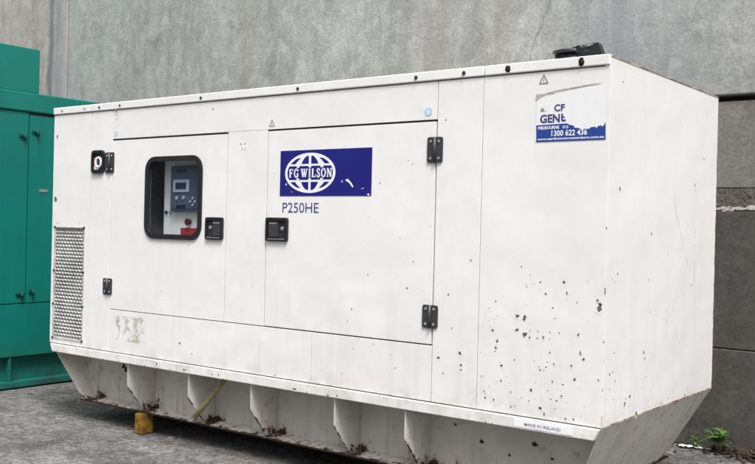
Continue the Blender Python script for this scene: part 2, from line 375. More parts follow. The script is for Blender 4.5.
FLANGE_CHIPS = [(-1.706, 0.46, 1.8), (-1.69, 0.46, 1.6), (-1.47, 0.456, 1.3), (-1.411, 0.461, 1.6), (-1.841, 0.514, 1), (-2.798, 0.477, 1.4), (-2.559, 0.468, 1.8), (-2.543, 0.466, 1.5), (-2.323, 0.465, 1.3), (-2.27, 0.467, 1.3), (-3.583, 0.484, 1), (-2.797, 0.473, 1.2)]
END_CHIPS = [(0.122, 1.14, 1.2), (0.438, 0.775, 2), (0.45, 0.749, 1.5), (0.427, 0.784, 1), (0.286, 0.6, 2), (0.231, 0.572, 2.5), (0.365, 0.514, 2.5), (0.244, 0.594, 1.2), (0.063, 0.719, 1), (0.123, 0.685, 1), (0.988, 0.515, 2), (0.667, 0.517, 1.5), (1.042, 1.062, 1), (0.699, 0.949, 0.8), (0.933, 1.021, 0.8), (0.471, 0.665, 0.8), (0.094, 0.725, 0.8), (0.067, 0.655, 0.8), (0.123, 1.497, 1.6), (0.122, 1.506, 1), (0.49, 1.311, 1.6), (1.056, 1.561, 1.2), (1.071, 1.536, 1), (1.182, 1.704, 1.2), (0.862, 1.84, 0.7), (0.131, 1.951, 1)]
for _i in range(95):      # the finer chips thicken towards the lower near corner
    _r = random.random(); FRONT_CHIPS.append((-.6 * random.random() ** .8 - .01, .52 + .62 * random.random() ** 1.5, random.choice((.35, .45, .5, .6, .8, 1.1, 1.5))))
for _i in range(40): FRONT_CHIPS.append((random.uniform(-3.2, -.6), random.uniform(.52, 1.8), random.uniform(.3, .7)))
for _i in range(70): END_CHIPS.append((random.random() ** 1.3 * 1.3, .52 + .8 * random.random() ** 1.6, random.uniform(.35, .9)))
END_CHIPS = END_CHIPS[:-30]

# ------------------------------------------------------------------ the setting: ground
mb = MB(M['ground']); mb.poly([(-400, -400, 0), (400, -400, 0), (400, 400, 0), (-400, 400, 0)])
kind(mb.build('ground'), 'structure')

# ------------------------------------------------------------------ walls
WR = (0, 2.2, 0)
W1 = thing('concrete_wall', WR, 'tall weathered grey precast concrete wall above the dark ledge, behind both machines', 'wall')
def wp(x0, x1, mat):
    MB(mat).box(x0, x1, 2.2, 2.38, 2.172, 7.4, bev=.008).build('wall_panel', W1, WR)
wp(-15.6, -6.999, M['wall_far']); wp(-6.975, 1.35, M['wall_panel']); wp(1.367, 9.6, M['wall_panel'])
mb = MB(M['gap']); mb.box(-6.999, -6.975, 2.32, 2.36, 2.18, 7.39); mb.box(1.35, 1.367, 2.235, 2.30, 2.18, 7.39)
mb.build('joint_seal', W1, WR)
mb = MB(M['gap']); pts = [(-1.405, 2.95), (-1.43, 2.86), (-1.46, 2.80), (-1.475, 2.74), (-1.52, 2.66), (-1.556, 2.568), (-1.56, 2.50)]
for (a, b), (c, d) in zip(pts, pts[1:]): mb.poly([(a, 2.1985, b), (a + .0022, 2.1985, b), (c + .0022, 2.1985, d), (c, 2.1985, d)][::-1])
mb.build('crack', W1, WR)
W2 = thing('lower_wall', WR, 'dark stained lower retaining wall with rough band, under the overhanging concrete wall', 'wall')
def wc(z0, z1, y, mat, bev=.006): MB(mat).box(-15.6, 9.6, y, 2.42, z0, z1, bev=bev).build('wall_course', W2, WR)
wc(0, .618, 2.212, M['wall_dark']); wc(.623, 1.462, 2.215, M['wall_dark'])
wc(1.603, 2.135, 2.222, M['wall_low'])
# the rough band: a strip of spalled mortar with real relief
b = bmesh.new(); nx, nz = 900, 8; rr = random.Random(11); grid = []
for i in range(nx + 1):
    row = []
    for j in range(nz + 1):
        x = -5 + i * (9.6 / nx); z = 1.466 + j * (.135 / nz)
        row.append(b.verts.new((x, 2.222 + (rr.uniform(-.003, .003) if 0 < j < nz else 0), z + (rr.uniform(-.004, .004) if 0 < j < nz else 0))))
    grid.append(row)
for i in range(nx):
    for j in range(nz): b.faces.new([grid[i][j], grid[i + 1][j], grid[i + 1][j + 1], grid[i][j + 1]])
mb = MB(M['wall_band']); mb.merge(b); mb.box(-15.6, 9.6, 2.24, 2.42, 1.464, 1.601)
for _ in range(2600):      # lime that has run out along the bed joint
    x = random.uniform(-5, 4.6); r = random.uniform(.002, .0075); zc = 1.483 + random.gauss(0, .005) + .004 * math.sin(x * 9)
    mb.poly([(x + r * 3 * random.uniform(.4, 1.4) * math.cos(6.283 * i / 8), 2.2165 - random.random() * .001, zc - r * random.uniform(.4, 1.3) * math.sin(6.283 * i / 8)) for i in range(8)][::-1], M['lime'])
mb.build('rough_band', W2, WR)
mb = MB(M['gap']); mb.box(-15.6, 9.6, 2.30, 2.42, 2.1352, 2.1718); mb.build('joint_seal', W2, WR)

# ------------------------------------------------------------------ the white generator set
GR = (-1.95, .7, 0)
G = thing('generator_set', GR, 'long white chipped steel canopy generator with blue globe sign and windowed control door', 'generator')
def g(mb, name, parent=None): return mb.build(name, parent or G, GR)
WHT = M['white']; T = .025; ZB, ZT = .503, 2.000; XL = -3.897
def panel(name, x0, x1, z0, z1, y=0.0, ch=True, gap=.0024, parent=None):
    mb = MB(WHT); mb.box(x0 + gap, x1 - gap, y, y + T, z0, z1, bev=.0008, seg=1)
    if ch: chips(mb, [c for c in FRONT_CHIPS if x0 + .01 < c[0] < x1 - .01 and z0 + .01 < c[1] < z1 - .01], 'y', y - .0008, M['chip'])
    return mb
# vent corner panel with its mesh opening
mb = MB(WHT); vx0, vx1, vz0, vz1 = -3.868, -3.542, .530, 1.268
x0, x1 = XL, -3.492 - .0018
mb.box(x0, vx0, 0, T, ZB, ZT); mb.box(vx1, x1, 0, T, ZB, ZT); mb.box(vx0, vx1, 0, T, ZB, vz0); mb.box(vx0, vx1, 0, T, vz1, ZT)
chips(mb, [(-3.86, 1.86, 2.6), (-3.865, 1.45, 3.4), (-3.84, 1.29, 1), (-3.60, 1.29, 1)], 'y', -.0008, M['chip'])
g(mb, 'side_panel')
mb = MB(M['mesh'], M['foam']); mb.box(vx0, vx1, .0135, .024, vz0, vz1, M['foam'])
rows, cols = 33, 10; dz = (vz1 - vz0) / rows; dx = (vx1 - vx0) / cols
for r in range(rows):
    z = vz0 + (r + .5) * dz
    for c in range(cols * 2):
        a = vx0 + c * dx / 2; up = (c % 2 == 0) ^ (r % 2 == 0); s_ = .17 * dz if up else -.17 * dz
        mb.prism([(a, .004, z - s_ - .0030), (a + dx / 2, .004, z + s_ - .0030), (a + dx / 2, .009, z + s_ + .0030), (a, .009, z - s_ + .0030)], (0, .0025, -.001))
for (a, b_, c, d) in ((vx0, vx1, vz1 - .006, vz1), (vx0, vx1, vz0, vz0 + .012), (vx0, vx0 + .008, vz0, vz1), (vx1 - .008, vx1, vz0, vz1)):
    mb.box(a, b_, -.002, .012, c, d, M['mesh'])
for zz in (vz1 - .003, .98, .76, vz0 + .008):
    for xx in (vx0 + .004, vx1 - .004): mb.cyl((xx, -.006, zz), (xx, 0, zz), .008, n=10, mat=M['dsteel'])
g(mb, 'vent_grille')
g(panel('p', -3.492, -3.277, ZB, ZT), 'side_panel')
g(panel('p', -.853, -.605, ZB, ZT), 'side_panel')
mb = panel('p', -3.277, -.853, 1.823, ZT); chips(mb, [(-3.247, 1.985, 4.0), (-3.232, 1.982, 3.0), (-3.24, 1.945, 1.8), (-3.236, 1.90, 1.2)], 'y', -.0009, M['scuff']); chips(mb, [(-3.246, 1.991, 2.6)], 'y', -.0013, M['chip'])
g(mb, 'header_panel')
for a, b_ in ((-3.277, -2.232), (-2.232, -1.975), (-1.975, -1.60), (-1.60, -.853)): g(panel('p', a, b_, ZB, .763, gap=.0019), 'lower_panel')
g(panel('p', -2.250, -1.944, .768, 1.8215), 'pillar_panel')
# L-shaped panel: last front bay folded round into the end of the canopy
r = .001; out = [(-.6032, 0)] + [(-r + r * math.sin(R_(t)), r - r * math.cos(R_(t))) for t in range(0, 91, 15)] + [(0, 1.39)]
inn = [(-T, 1.39), (-T, T), (-.6032, T)]
mb = MB(WHT); mb.prism([(x, y, ZB) for x, y in out + inn], (0, 0, ZT - ZB))
mb.box(-T, 0, .001, 1.39, ZT, 2.040)
chips(mb, [c for c in FRONT_CHIPS if c[0] > -.598 and c[0] < -.012], 'y', -.0008, M['chip'])
chips(mb, END_CHIPS, 'x', .0008, M['chip'], .0046)
rs = random.Random(17)
for ya, za, yb, zb in ((.80, 1.42, .98, 1.16), (.98, 1.16, 1.00, 1.14), (1.075, 1.44, 1.08, .93), (.70, .82, .72, .94), (.86, .70, .84, .90), (.77, 1.5, .80, 1.42)):
    for i in range(6):
        if rs.random() < .3: continue
        t0, t1 = i / 6, (i + rs.uniform(.5, 1)) / 6; mb.poly([(.0007, ya + (yb - ya) * t0, za + (zb - za) * t0), (.0007, ya + (yb - ya) * t0 + .003, za + (zb - za) * t0), (.0007, ya + (yb - ya) * t1 + .003, za + (zb - za) * t1), (.0007, ya + (yb - ya) * t1, za + (zb - za) * t1)], M['scuff'])
mb.box(-T - .004, .0022, .006, 1.392, 2.040, 2.0445, M['rustedge']); mb.box(-.004, .0018, 1.390, 1.3935, ZB, 2.04, M['rustedge'])
mb.box(-.02, .0015, .02, 1.389, ZB - .003, ZB + .0045, M['rustedge'])
for zc, hh in ((1.33, .005), (1.07, .014), (.86, .006), (.66, .005), (.53, .022)): mb.box(-.0035, .0004, -.0004, .0015, zc - hh, zc + hh, M['rustedge'])
g(mb, 'end_panel')
g(MB(WHT).box(XL, XL + T, T, 1.39, ZB, 2.04, bev=.003), 'end_panel')
g(MB(WHT).box(XL, -T, 1.365, 1.39, ZB, 2.04, bev=.003), 'rear_panel')
g(MB(WHT).box(XL + .002, -T - .005, .031, 1.364, 2.004, 2.036, bev=.003), 'roof')
# roof trim along the front, three lengths, with bolt heads
bolt = None
for a, b_, bl in ((-3.900, -3.508, [(-3.80, .006), (-3.56, .006)]), (-3.503, -.604, [(-3.407, .010), (-3.202, .009), (-2.470, .011), (-1.728, .012), (-.975, .013), (-.708, .013)]), (-.599, -.002, [(-.479, .017), (-.129, .019)])):
    t = g(MB(WHT).box(a, b_, -.008, .030, 2.006, 2.050, bev=.004), 'roof_trim')
    for bx, br in bl:
        bz = 2.026; mb = MB(M['rust'] if br > .014 else M['dsteel'])
        if br > .014:
            rq = random.Random(int(br * 9999)); mb.poly([(br * rq.uniform(.55, 1.1) * math.cos(6.283 * i / 11), -.0086, br * rq.uniform(.7, 1.2) * math.sin(6.283 * i / 11)) for i in range(11)], M['rust']); br *= .62
        br *= .72
        mb.cyl((0, -.0115, 0), (0, -.007, 0), br, br, 10); mb.cyl((0, -.017, 0), (0, -.012, 0), br * .6, br * .55, 6, smooth=False)
        o = mb.build('bolt', t, (0, 0, 0)); o.location = (bx - GR[0], 0 - GR[1], bz)
# dark frame behind the panel gaps, with the cavity behind the window
mb = MB(M['inside']); hx0, hx1, hz0, hz1 = -3.12, -2.32, 1.06, 1.80
for (a, b_, c, d) in ((XL + .03, hx0, .51, 2.0), (hx1, -.03, .51, 2.0), (hx0, hx1, .51, hz0), (hx0, hx1, hz1, 2.0)): mb.box(a, b_, .032, .040, c, d)
mb.box(hx0, hx1, .45, .46, hz0, hz1); mb.box(hx0 - .01, hx0, .041, .45, hz0, hz1); mb.box(hx1, hx1 + .01, .041, .45, hz0, hz1)
mb.box(hx0, hx1, .041, .45, hz0 - .01, hz0); mb.box(hx0, hx1, .041, .45, hz1, hz1 + .01)
g(mb, 'inner_frame')
# control cabinet
cab = g(MB(M['beige']).box(-2.955, -2.33, .150, .40, 1.08, 1.79, bev=.004), 'control_cabinet')
mb = MB(M['ctrl']); mb.box(-2.862, -2.575, .118, .149, 1.378, 1.648, bev=.006); mb.box(-2.845, -2.585, .114, .119, 1.395, 1.632, bev=.002)
mb.box(-2.80, -2.72, .111, .115, 1.610, 1.624, M['black']); mb.box(-2.80, -2.72, .111, .115, 1.402, 1.416, M['black']); g(mb, 'controller', cab)
mb = MB(M['ctrlgrey']); mb.box(-2.828, -2.688, .109, .1138, 1.492, 1.566, bev=.002); mb.box(-2.802, -2.712, .1055, .1085, 1.512, 1.548, M['lcd']); g(mb, 'display', cab)
cab.location = (.062, -.055, 0)
for bx, bz, br in [(-2.795, 1.458, .011), (-2.735, 1.460, .011)] + [(-2.655 + ax, 1.437 + az, .008) for ax, az in ((0, .02), (0, -.02), (.02, 0), (-.02, 0))]:
    mb = MB(M['ctrlgrey']); mb.cyl((bx, .108, bz), (bx, .1135, bz), br, n=10); g(mb, 'button', cab)
g(MB(M['red']).box(-2.795, -2.60, .146, .1495, 1.232, 1.282, bev=.001), 'red_label', cab)
mb = MB(M['dred']); mb.cyl((-2.715, .136, 1.318), (-2.715, .1495, 1.318), .012, n=14); mb.cyl((-2.715, .124, 1.318), (-2.715, .136, 1.318), .021, .019, n=18); g(mb, 'stop_button', cab)
for lx_, lm in ((-2.925, 'dsteel'), (-2.885, 'steel')):
    mb = MB(M[lm]); mb.cyl((lx_, .138, 1.373), (lx_, .1495, 1.373), .010, n=12); g(mb, 'lock', cab)

# doors
def hinge(door, cx, cz, h):
    mb = MB(M['dsteel']); w_ = .040
    for s_ in (-1, 1):
        xa = cx + s_ * .0225; pts = rrect(xa, cz, w_, h, .010, 3)
        mb.prism([(x, -.007, z) for x, z in pts], (0, .0066, 0), M['dsteel'])
        for dz_ in (-1, 1): mb.cyl((xa, -.0105, cz + dz_ * h * .33), (xa, -.007, cz + dz_ * h * .33), .0062, n=10, mat=M['steel'])
    mb.cyl((cx, -.009, cz - h * .5), (cx, -.009, cz + h * .5), .0075, n=12, mat=M['dsteel'])
    g(mb, 'hinge', door)
def latch(door, cx, cz, w_, h, left=True):
    mb = MB(M['black']); ring(mb, rrect(cx, cz, w_, h, .012, 3), rrect(cx, cz, w_ - .028, h - .032, .006, 3), -.013, -.0004, M['black'])
    mb.box(cx - w_ / 2 + .01, cx + w_ / 2 - .01, -.003, -.0006, cz - h / 2 + .01, cz + h / 2 - .01, M['gap'])
    s_ = -1 if left else 1
    px = cx + s_ * w_ * .15; mb.box(px - w_ * .22, px + w_ * .22, -.011, -.003, cz - h * .33, cz + h * .34, M['dsteel'], bev=.002)
    mb.box(px - w_ * .17, px + w_ * .17, -.0125, -.011, cz + h * .22, cz + h * .27, M['steel'])
    mb.box(cx - w_ * .38, cx + w_ * .38, -.0142, -.0132, cz - h * .42, cz - h * .385, M['steel'])
    lx = cx - s_ * w_ * .24; mb.cyl((lx, -.008, cz + h * .04), (lx, -.003, cz + h * .04), .010, n=12, mat=M['steel'])
    g(mb, 'handle', door)
wcx, wcz = -2.6975, 1.4575
dx0, dx1, dz0, dz1 = -3.273, -2.2535, .768, 1.812
mb = MB(WHT)
OUT = rrect((dx0 + dx1) / 2, (dz0 + dz1) / 2, dx1 - dx0, dz1 - dz0, .004, 6); INN = rrect(wcx, wcz, .468, .458, .066, 6)
ring(mb, OUT, INN, 0, T)
chips(mb, [c for c in FRONT_CHIPS if dx0 + .01 < c[0] < dx1 - .01 and dz0 + .01 < c[1] < dz1 - .01 and not (wcx - .27 < c[0] < wcx + .27 and wcz - .27 < c[1] < wcz + .27)], 'y', -.0008, M['chip'])
D1 = g(mb, 'access_door'); D1['label'] = 'door with a rounded window onto the control panel'
mb = MB(M['rubber']); ring(mb, rrect(wcx, wcz, .498, .488, .082, 6), rrect(wcx, wcz, .440, .430, .055, 6), -.010, .012)
g(mb, 'window_gasket', D1)
mb = MB(M['glass']); mb.prism([(x, .003, z) for x, z in rrect(wcx, wcz, .446, .436, .058, 6)], (0, .004, 0)); g(mb, 'window_glass', D1)
hinge(D1, -3.297, 1.676, .128); hinge(D1, -3.292, .905, .100); latch(D1, -2.338, 1.284, .140, .126, False)
D2 = g(panel('p', -1.941, -.858, .770, 1.813), 'access_door')
hinge(D2, -.860, 1.680, .120); hinge(D2, -.866, .900, .108); latch(D2, -1.857, 1.288, .158, .126, True)
# dark rubber seal seen along the top edge of each door
g(MB(M['gap']).box(-3.27, -2.256, .003, .030, 1.8125, 1.8225), 'door_seal', D1); g(MB(M['gap']).box(-1.939, -.861, .003, .030, 1.8135, 1.8225), 'door_seal', D2)

# emergency stop cup beside the upper hinge
mb = MB(M['black']); cx, cz = -3.411, 1.683
ring(mb, rrect(cx, cz, .126, .146, .026, 4), rrect(cx, cz, .094, .112, .018, 4), -.014, -.0004); mb.box(cx - .05, cx + .05, -.003, -.0008, cz - .06, cz + .06, M['gap'])
for i in range(20):
    a0, a1 = 2 * math.pi * i / 20, 2 * math.pi * (i + 1) / 20
    mb.cyl((cx + .012 + .027 * math.cos(a0), -.012, cz - .004 + .030 * math.sin(a0)), (cx + .012 + .027 * math.cos(a1), -.012, cz - .004 + .030 * math.sin(a1)), .0075, n=8, mat=M['vinyl'])
mb.cyl((cx + .012, -.016, cz - .004), (cx + .012, -.004, cz - .004), .013, n=14, mat=M['dsteel'])
mb.prism([(x, -.009, z) for x, z in rrect(cx - .022, cz + .004, .034, .046, .012, 3)], (0, .005, 0), M['pink'])
mb.prism([(x, -.010, z) for x, z in rrect(cx - .010, cz - .034, .052, .030, .010, 3)], (0, .005, 0), M['vinyl'])
g(mb, 'emergency_stop')

# ---- signs and writing
mb = MB(M['blue']); mb.box(-1.846, -1.2325, -.0016, -.0003, 1.4655, 1.7045)
for pts in ([(-1.40, 1.545), (-1.383, 1.552), (-1.36, 1.532), (-1.345, 1.512), (-1.353, 1.508), (-1.372, 1.53)], [(-1.425, 1.54), (-1.418, 1.545), (-1.416, 1.532)], [(-1.30, 1.502), (-1.28, 1.505), (-1.28, 1.501)], [(-1.26, 1.474), (-1.247, 1.478), (-1.242, 1.468), (-1.25, 1.467)], [(-1.805, 1.53), (-1.797, 1.533), (-1.797, 1.523), (-1.806, 1.522)], [(-1.765, 1.488), (-1.758, 1.490), (-1.756, 1.484)]):
    mb.poly([(x, -.0020, z) for x, z in pts][::-1], M['vinyl'])
sign = g(mb, 'brand_sign')
cx, cz, RX, RZ = -1.637, 1.5855, .173, .104
mb = MB(M['vinyl'])
def ell(rx, rz, t): return (cx + rx * math.cos(t), cz + rz * math.sin(t))
def flat(pts, y, mat):
    f = mb.poly([(x, y, z) for x, z in pts], mat); f.normal_update()
    if f.normal.y > 0: f.normal_flip()
flat([ell(RX, RZ, 2 * math.pi * i / 64) for i in range(64)], -.0021, M['vinyl'])
rx, rz = RX - .017, RZ - .013
# middle band between two parallels, following the ellipse at its ends, white stubs of the meridians
def xe(z): return rx * math.sqrt(max(0, 1 - (z / rz) ** 2))
hb = .036
flat([(cx - xe(z), cz + z) for z in [hb - 2 * hb * i / 8 for i in range(9)]] + [(cx + xe(z), cz + z) for z in [-hb + 2 * hb * i / 8 for i in range(9)]], -.0026, M['blue'])
for mx in (-.082, 0, .082):
    for s_ in (-1, 1): flat([(cx + mx - .010, cz + s_ * .0365), (cx + mx + .010, cz + s_ * .0365), (cx + mx + .008, cz + s_ * .0275), (cx + mx - .008, cz + s_ * .0275)], -.0031, M['vinyl'])
for s_ in (-1, 1):
    for q in (-1, 1):
        zt = [.047 + i * (rz - .003 - .047) / 6 for i in range(7)]
        flat([(cx + q * .008, cz + s_ * z) for z in zt] + [(cx + q * min(.058 * math.sqrt(max(0, 1 - (z / (rz + .002)) ** 2)) / .86, xe(z)), cz + s_ * z) for z in zt[::-1]], -.0026, M['blue'])
        zo = [.047 + i * (.077 - .047) / 5 for i in range(6)]
        flat([(cx + q * (.100 * math.sqrt(1 - (z / rz) ** 2) / .86), cz + s_ * z) for z in zo] + [(cx + q * xe(z), cz + s_ * z) for z in zo[::-1]], -.0026, M['blue'])
g(mb, 'globe_logo', sign)
# serif capitals F G W I L S O N
LET = {'F': [([(.28, 0), (.28, 1)], 1), ([(.1, .97), (.9, .97)], 0), ([(.28, .52), (.7, .52)], 0), ([(.08, .03), (.52, .03)], 0), ([(.87, 1), (.87, .75)], 0), ([(.68, .64), (.68, .4)], 0)],
 'G': [([(.85, .75), (.72, .93), (.5, .99), (.3, .9), (.17, .68), (.14, .5), (.17, .32), (.3, .1), (.5, .01), (.72, .06), (.80, .2)], .8), ([(.80, .02), (.80, .44)], 1), ([(.6, .44), (.98, .44)], 0), ([(.86, 1), (.86, .7)], 0)],
 'W': [([(.14, 1), (.34, 0)], .9), ([(.34, 0), (.52, .9)], .3), ([(.48, 1), (.68, 0)], .9), ([(.68, 0), (.88, 1)], .3), ([(0, .97), (.28, .97)], 0), ([(.38, .97), (.6, .97)], 0), ([(.74, .97), (1, .97)], 0)],
 'I': [([(.5, 0), (.5, 1)], 1), ([(.2, .97), (.8, .97)], 0), ([(.2, .03), (.8, .03)], 0)],
 'L': [([(.3, 0), (.3, 1)], 1), ([(.08, .97), (.52, .97)], 0), ([(.08, .03), (.92, .03)], 0), ([(.9, 0), (.9, .3)], 0)],
 'S': [([(.78, .78), (.66, .95), (.45, .99), (.25, .9), (.2, .74), (.32, .6), (.6, .46), (.78, .32), (.78, .14), (.6, .01), (.38, .02), (.2, .18)], .8), ([(.8, 1), (.8, .72)], 0), ([(.18, 0), (.18, .3)], 0)],
 'O': [([(.5, .99), (.28, .9), (.15, .68), (.12, .5), (.15, .32), (.28, .1), (.5, .01), (.72, .1), (.85, .32), (.88, .5), (.85, .68), (.72, .9), (.5, .99)], .8)],
 'N': [([(.2, 0), (.2, 1)], .3), ([(.2, 1), (.8, 0)], .9), ([(.8, 0), (.8, 1)], .3), ([(0, .97), (.3, .97)], 0), ([(.65, .97), (1, .97)], 0), ([(.05, .03), (.36, .03)], 0)]}
mb = MB(M['vinyl']); px = -1.783
for chh, wd in (('F', .034), ('G', .037), (' ', .010), ('W', .054), ('I', .021), ('L', .034), ('S', .031), ('O', .038), ('N', .041)):
    if chh != ' ':
        for k_, (pts, th) in enumerate(LET[chh]):
            stroke(mb, [(px + wd * (.05 + .9 * x), 1.5635 + .043 * z) for x, z in pts], .0042 + .0058 * th, -.0034 - .00004 * k_, M['vinyl'])
    px += wd
g(mb, 'lettering', sign)
mb = MB(M['ink']); text(mb, 'P250HE', -1.824, 1.379, .252, .055, -.0012, M['ink']); g(mb, 'model_lettering')
# torn hire company sticker
mb = MB(M['stickerw'])
mb.poly([(x, -.0013, z) for x, z in [(-.340, 1.700), (-.336, 1.91), (-.25, 1.915), (-.1, 1.926), (-.02, 1.930), (-.012, 1.700)]][::-1], M['stickerw'])
mb.poly([(x, -.0018, z) for x, z in [(-.342, 1.878), (-.340, 1.905), (-.31, 1.904), (-.24, 1.917), (-.15, 1.925), (-.06, 1.934), (-.035, 1.932), (-.05, 1.926), (-.09, 1.924), (-.15, 1.917), (-.20, 1.911), (-.24, 1.907), (-.26, 1.900), (-.29, 1.898), (-.318, 1.888), (-.33, 1.88)]], M['tapegrey'])
mb.poly([(x, -.0018, z) for x, z in [(-.334, 1.697), (-.336, 1.770), (-.19, 1.772), (-.178, 1.765), (-.16, 1.762), (-.155, 1.752), (-.135, 1.750), (-.12, 1.742), (-.105, 1.746), (-.09, 1.744), (-.08, 1.751), (-.06, 1.752), (-.055, 1.745), (-.05, 1.754), (-.035, 1.757), (-.03, 1.750), (-.022, 1.758), (-.016, 1.772), (-.014, 1.697)]][::-1], M['blue2'])
for f in mb.bm.faces:
    f.normal_update()
    if f.normal.y > 0: f.normal_flip()
stk = g(mb, 'hire_sticker')
mb = MB(M['ink'], M['vinyl'])
text(mb, '&.', -.318, 1.828, .030, .017, -.0023, M['inkgrey']); text(mb, 'CF', -.252, 1.827, .050, .029, -.0023, M['ink'], .03)
text(mb, 'GEN', -.318, 1.780, .094, .035, -.0023, M['ink'], .035)
stroke(mb, [(-.214, 1.815), (-.214, 1.785), (-.196, 1.785)], .008, -.0023, M['ink']); stroke(mb, [(-.214, 1.800), (-.202, 1.800)], .006, -.0023, M['ink'])
text(mb, 'MELBOURNE', -.326, 1.7515, .100, .013, -.0024, M['vinyl'], .03); text(mb, '03', -.210, 1.7515, .026, .012, -.0024, M['vinyl'], .01)
text(mb, '1300 622 436', -.262, 1.7205, .165, .0245, -.0024, M['vinyl'], .02)
text(mb, 'www.earthmovinggenerators.com.au', -.328, 1.7045, .306, .0105, -.0024, M['vinyl'], .02)
g(mb, 'lettering', stk)
def tri(x, z, s_):
    mb = MB(M['inkgrey']); y = -.0012
    P = [(x - s_ / 2, z - s_ * .43), (x + s_ / 2, z - s_ * .43), (x, z + s_ * .5), (x - s_ / 2, z - s_ * .43)]
    stroke(mb, P, s_ * .10, y, M['inkgrey']); stroke(mb, [(x, z + s_ * .15), (x, z - s_ * .28)], s_ * .06, y - .0002, M['inkgrey']); g(mb, 'warning_sticker')
tri(-.305, 1.967, .040); tri(-1.915, 1.855, .036)
def disc(x, z, rr_):
    mb = MB(M['lightblue']); n = 24
    ring(mb, [(x + rr_ * math.cos(2 * math.pi * i / n), z + rr_ * math.sin(2 * math.pi * i / n)) for i in range(n)], [(x + rr_ * .6 * math.cos(2 * math.pi * i / n), z + rr_ * .6 * math.sin(2 * math.pi * i / n)) for i in range(n)], -.0012, -.0004)
    mb.cyl((x, -.0010, z), (x, -.0004, z), rr_ * .6, n=20, mat=M['vinyl']); stroke(mb, [(x - rr_ * .3, z - rr_ * .3), (x + rr_ * .3, z + rr_ * .3)], rr_ * .25, -.0014, M['lightblue']); g(mb, 'round_sticker')
disc(-3.246, 1.853, .017); disc(-.905, 1.860, .021)
mb = MB(M['vinyl']); mb.box(-2.155, -2.10, -.0008, -.0002, 1.718, 1.765)
for x, z, a in ((-2.145, 1.752, .006), (-2.115, 1.753, .006), (-2.135, 1.728, .004), (-2.11, 1.727, .004)): mb.box(x - a, x + a, -.0014, -.0007, z - a * .8, z + a * .8, M['pink'])
g(mb, 'faded_label')
mb = MB(M['residue']); mb.poly([(-3.205, -.0010, .578), (-2.932, -.0010, .578), (-2.932, -.0010, .735), (-3.205, -.0010, .735)]); g(mb, 'sticker_residue')

# ---- hull-shaped base
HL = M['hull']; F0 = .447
mb = MB(WHT); mb.prism([(-3.8785, -.012, .497), (-.0045, -.012, .497), (-.0305, -.012, F0), (-3.852, -.012, F0)], (0, .235, 0), bev=.003)
chips(mb, FLANGE_CHIPS, 'y', -.0128, M['chip']); 
for i in range(26): chips(mb, [(-.05 - 3.75 * random.random(), .4485 + random.random() * .004, random.uniform(.6, 1.8))], 'y', -.0128, M['rustedge'])
fl = g(mb, 'base_flange')
mb = MB(M['vinyl']); mb.box(-.405, -.125, -.0133, -.0122, .456, .489); text(mb, 'MADE IN IRELAND', -.352, .465, .172, .013, -.0140, M['inkgrey'], .012); g(mb, 'origin_label', fl)
def blob(mb, x, z, r, y, mat, hgt=1.4, rnd=random.Random(5)):
    n = 16; pts = []
    for i in range(n):
        t = 2 * math.pi * i / n; q = r * rnd.uniform(.55, 1.2); pts.append((x + q * math.cos(t), y, z + q * (hgt if math.sin(t) > 0 else .5) * math.sin(t)))
    f = mb.poly(pts, mat); f.normal_update()
    if f.normal.y > 0: f.normal_flip()
GX = [-3.085, -2.535, -2.032, -1.440, -1.000]
for yy, s_ in ((.22, 1), (1.162, -1)):
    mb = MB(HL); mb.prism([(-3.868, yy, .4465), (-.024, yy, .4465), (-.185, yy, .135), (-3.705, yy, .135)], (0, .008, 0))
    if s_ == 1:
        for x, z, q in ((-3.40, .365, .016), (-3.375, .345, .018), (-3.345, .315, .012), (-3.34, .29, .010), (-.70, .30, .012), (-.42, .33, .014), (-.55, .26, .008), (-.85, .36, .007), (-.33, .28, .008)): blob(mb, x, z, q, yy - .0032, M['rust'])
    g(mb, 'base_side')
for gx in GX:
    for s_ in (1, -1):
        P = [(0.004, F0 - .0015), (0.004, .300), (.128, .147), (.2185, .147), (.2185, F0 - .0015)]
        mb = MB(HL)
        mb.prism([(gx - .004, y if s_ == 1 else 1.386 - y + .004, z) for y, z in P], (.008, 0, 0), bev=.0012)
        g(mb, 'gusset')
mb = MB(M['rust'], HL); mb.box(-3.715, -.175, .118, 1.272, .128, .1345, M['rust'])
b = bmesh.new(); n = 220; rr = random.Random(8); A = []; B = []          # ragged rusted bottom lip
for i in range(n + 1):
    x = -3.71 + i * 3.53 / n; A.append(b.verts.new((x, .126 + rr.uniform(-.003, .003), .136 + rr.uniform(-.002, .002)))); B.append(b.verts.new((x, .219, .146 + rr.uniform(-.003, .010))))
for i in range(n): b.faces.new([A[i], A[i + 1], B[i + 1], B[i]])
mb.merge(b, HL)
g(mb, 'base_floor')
mb = MB(WHT); mb.box(-3.85, -.031, 1.168, 1.386, F0, .497, bev=.003); g(mb, 'base_flange')
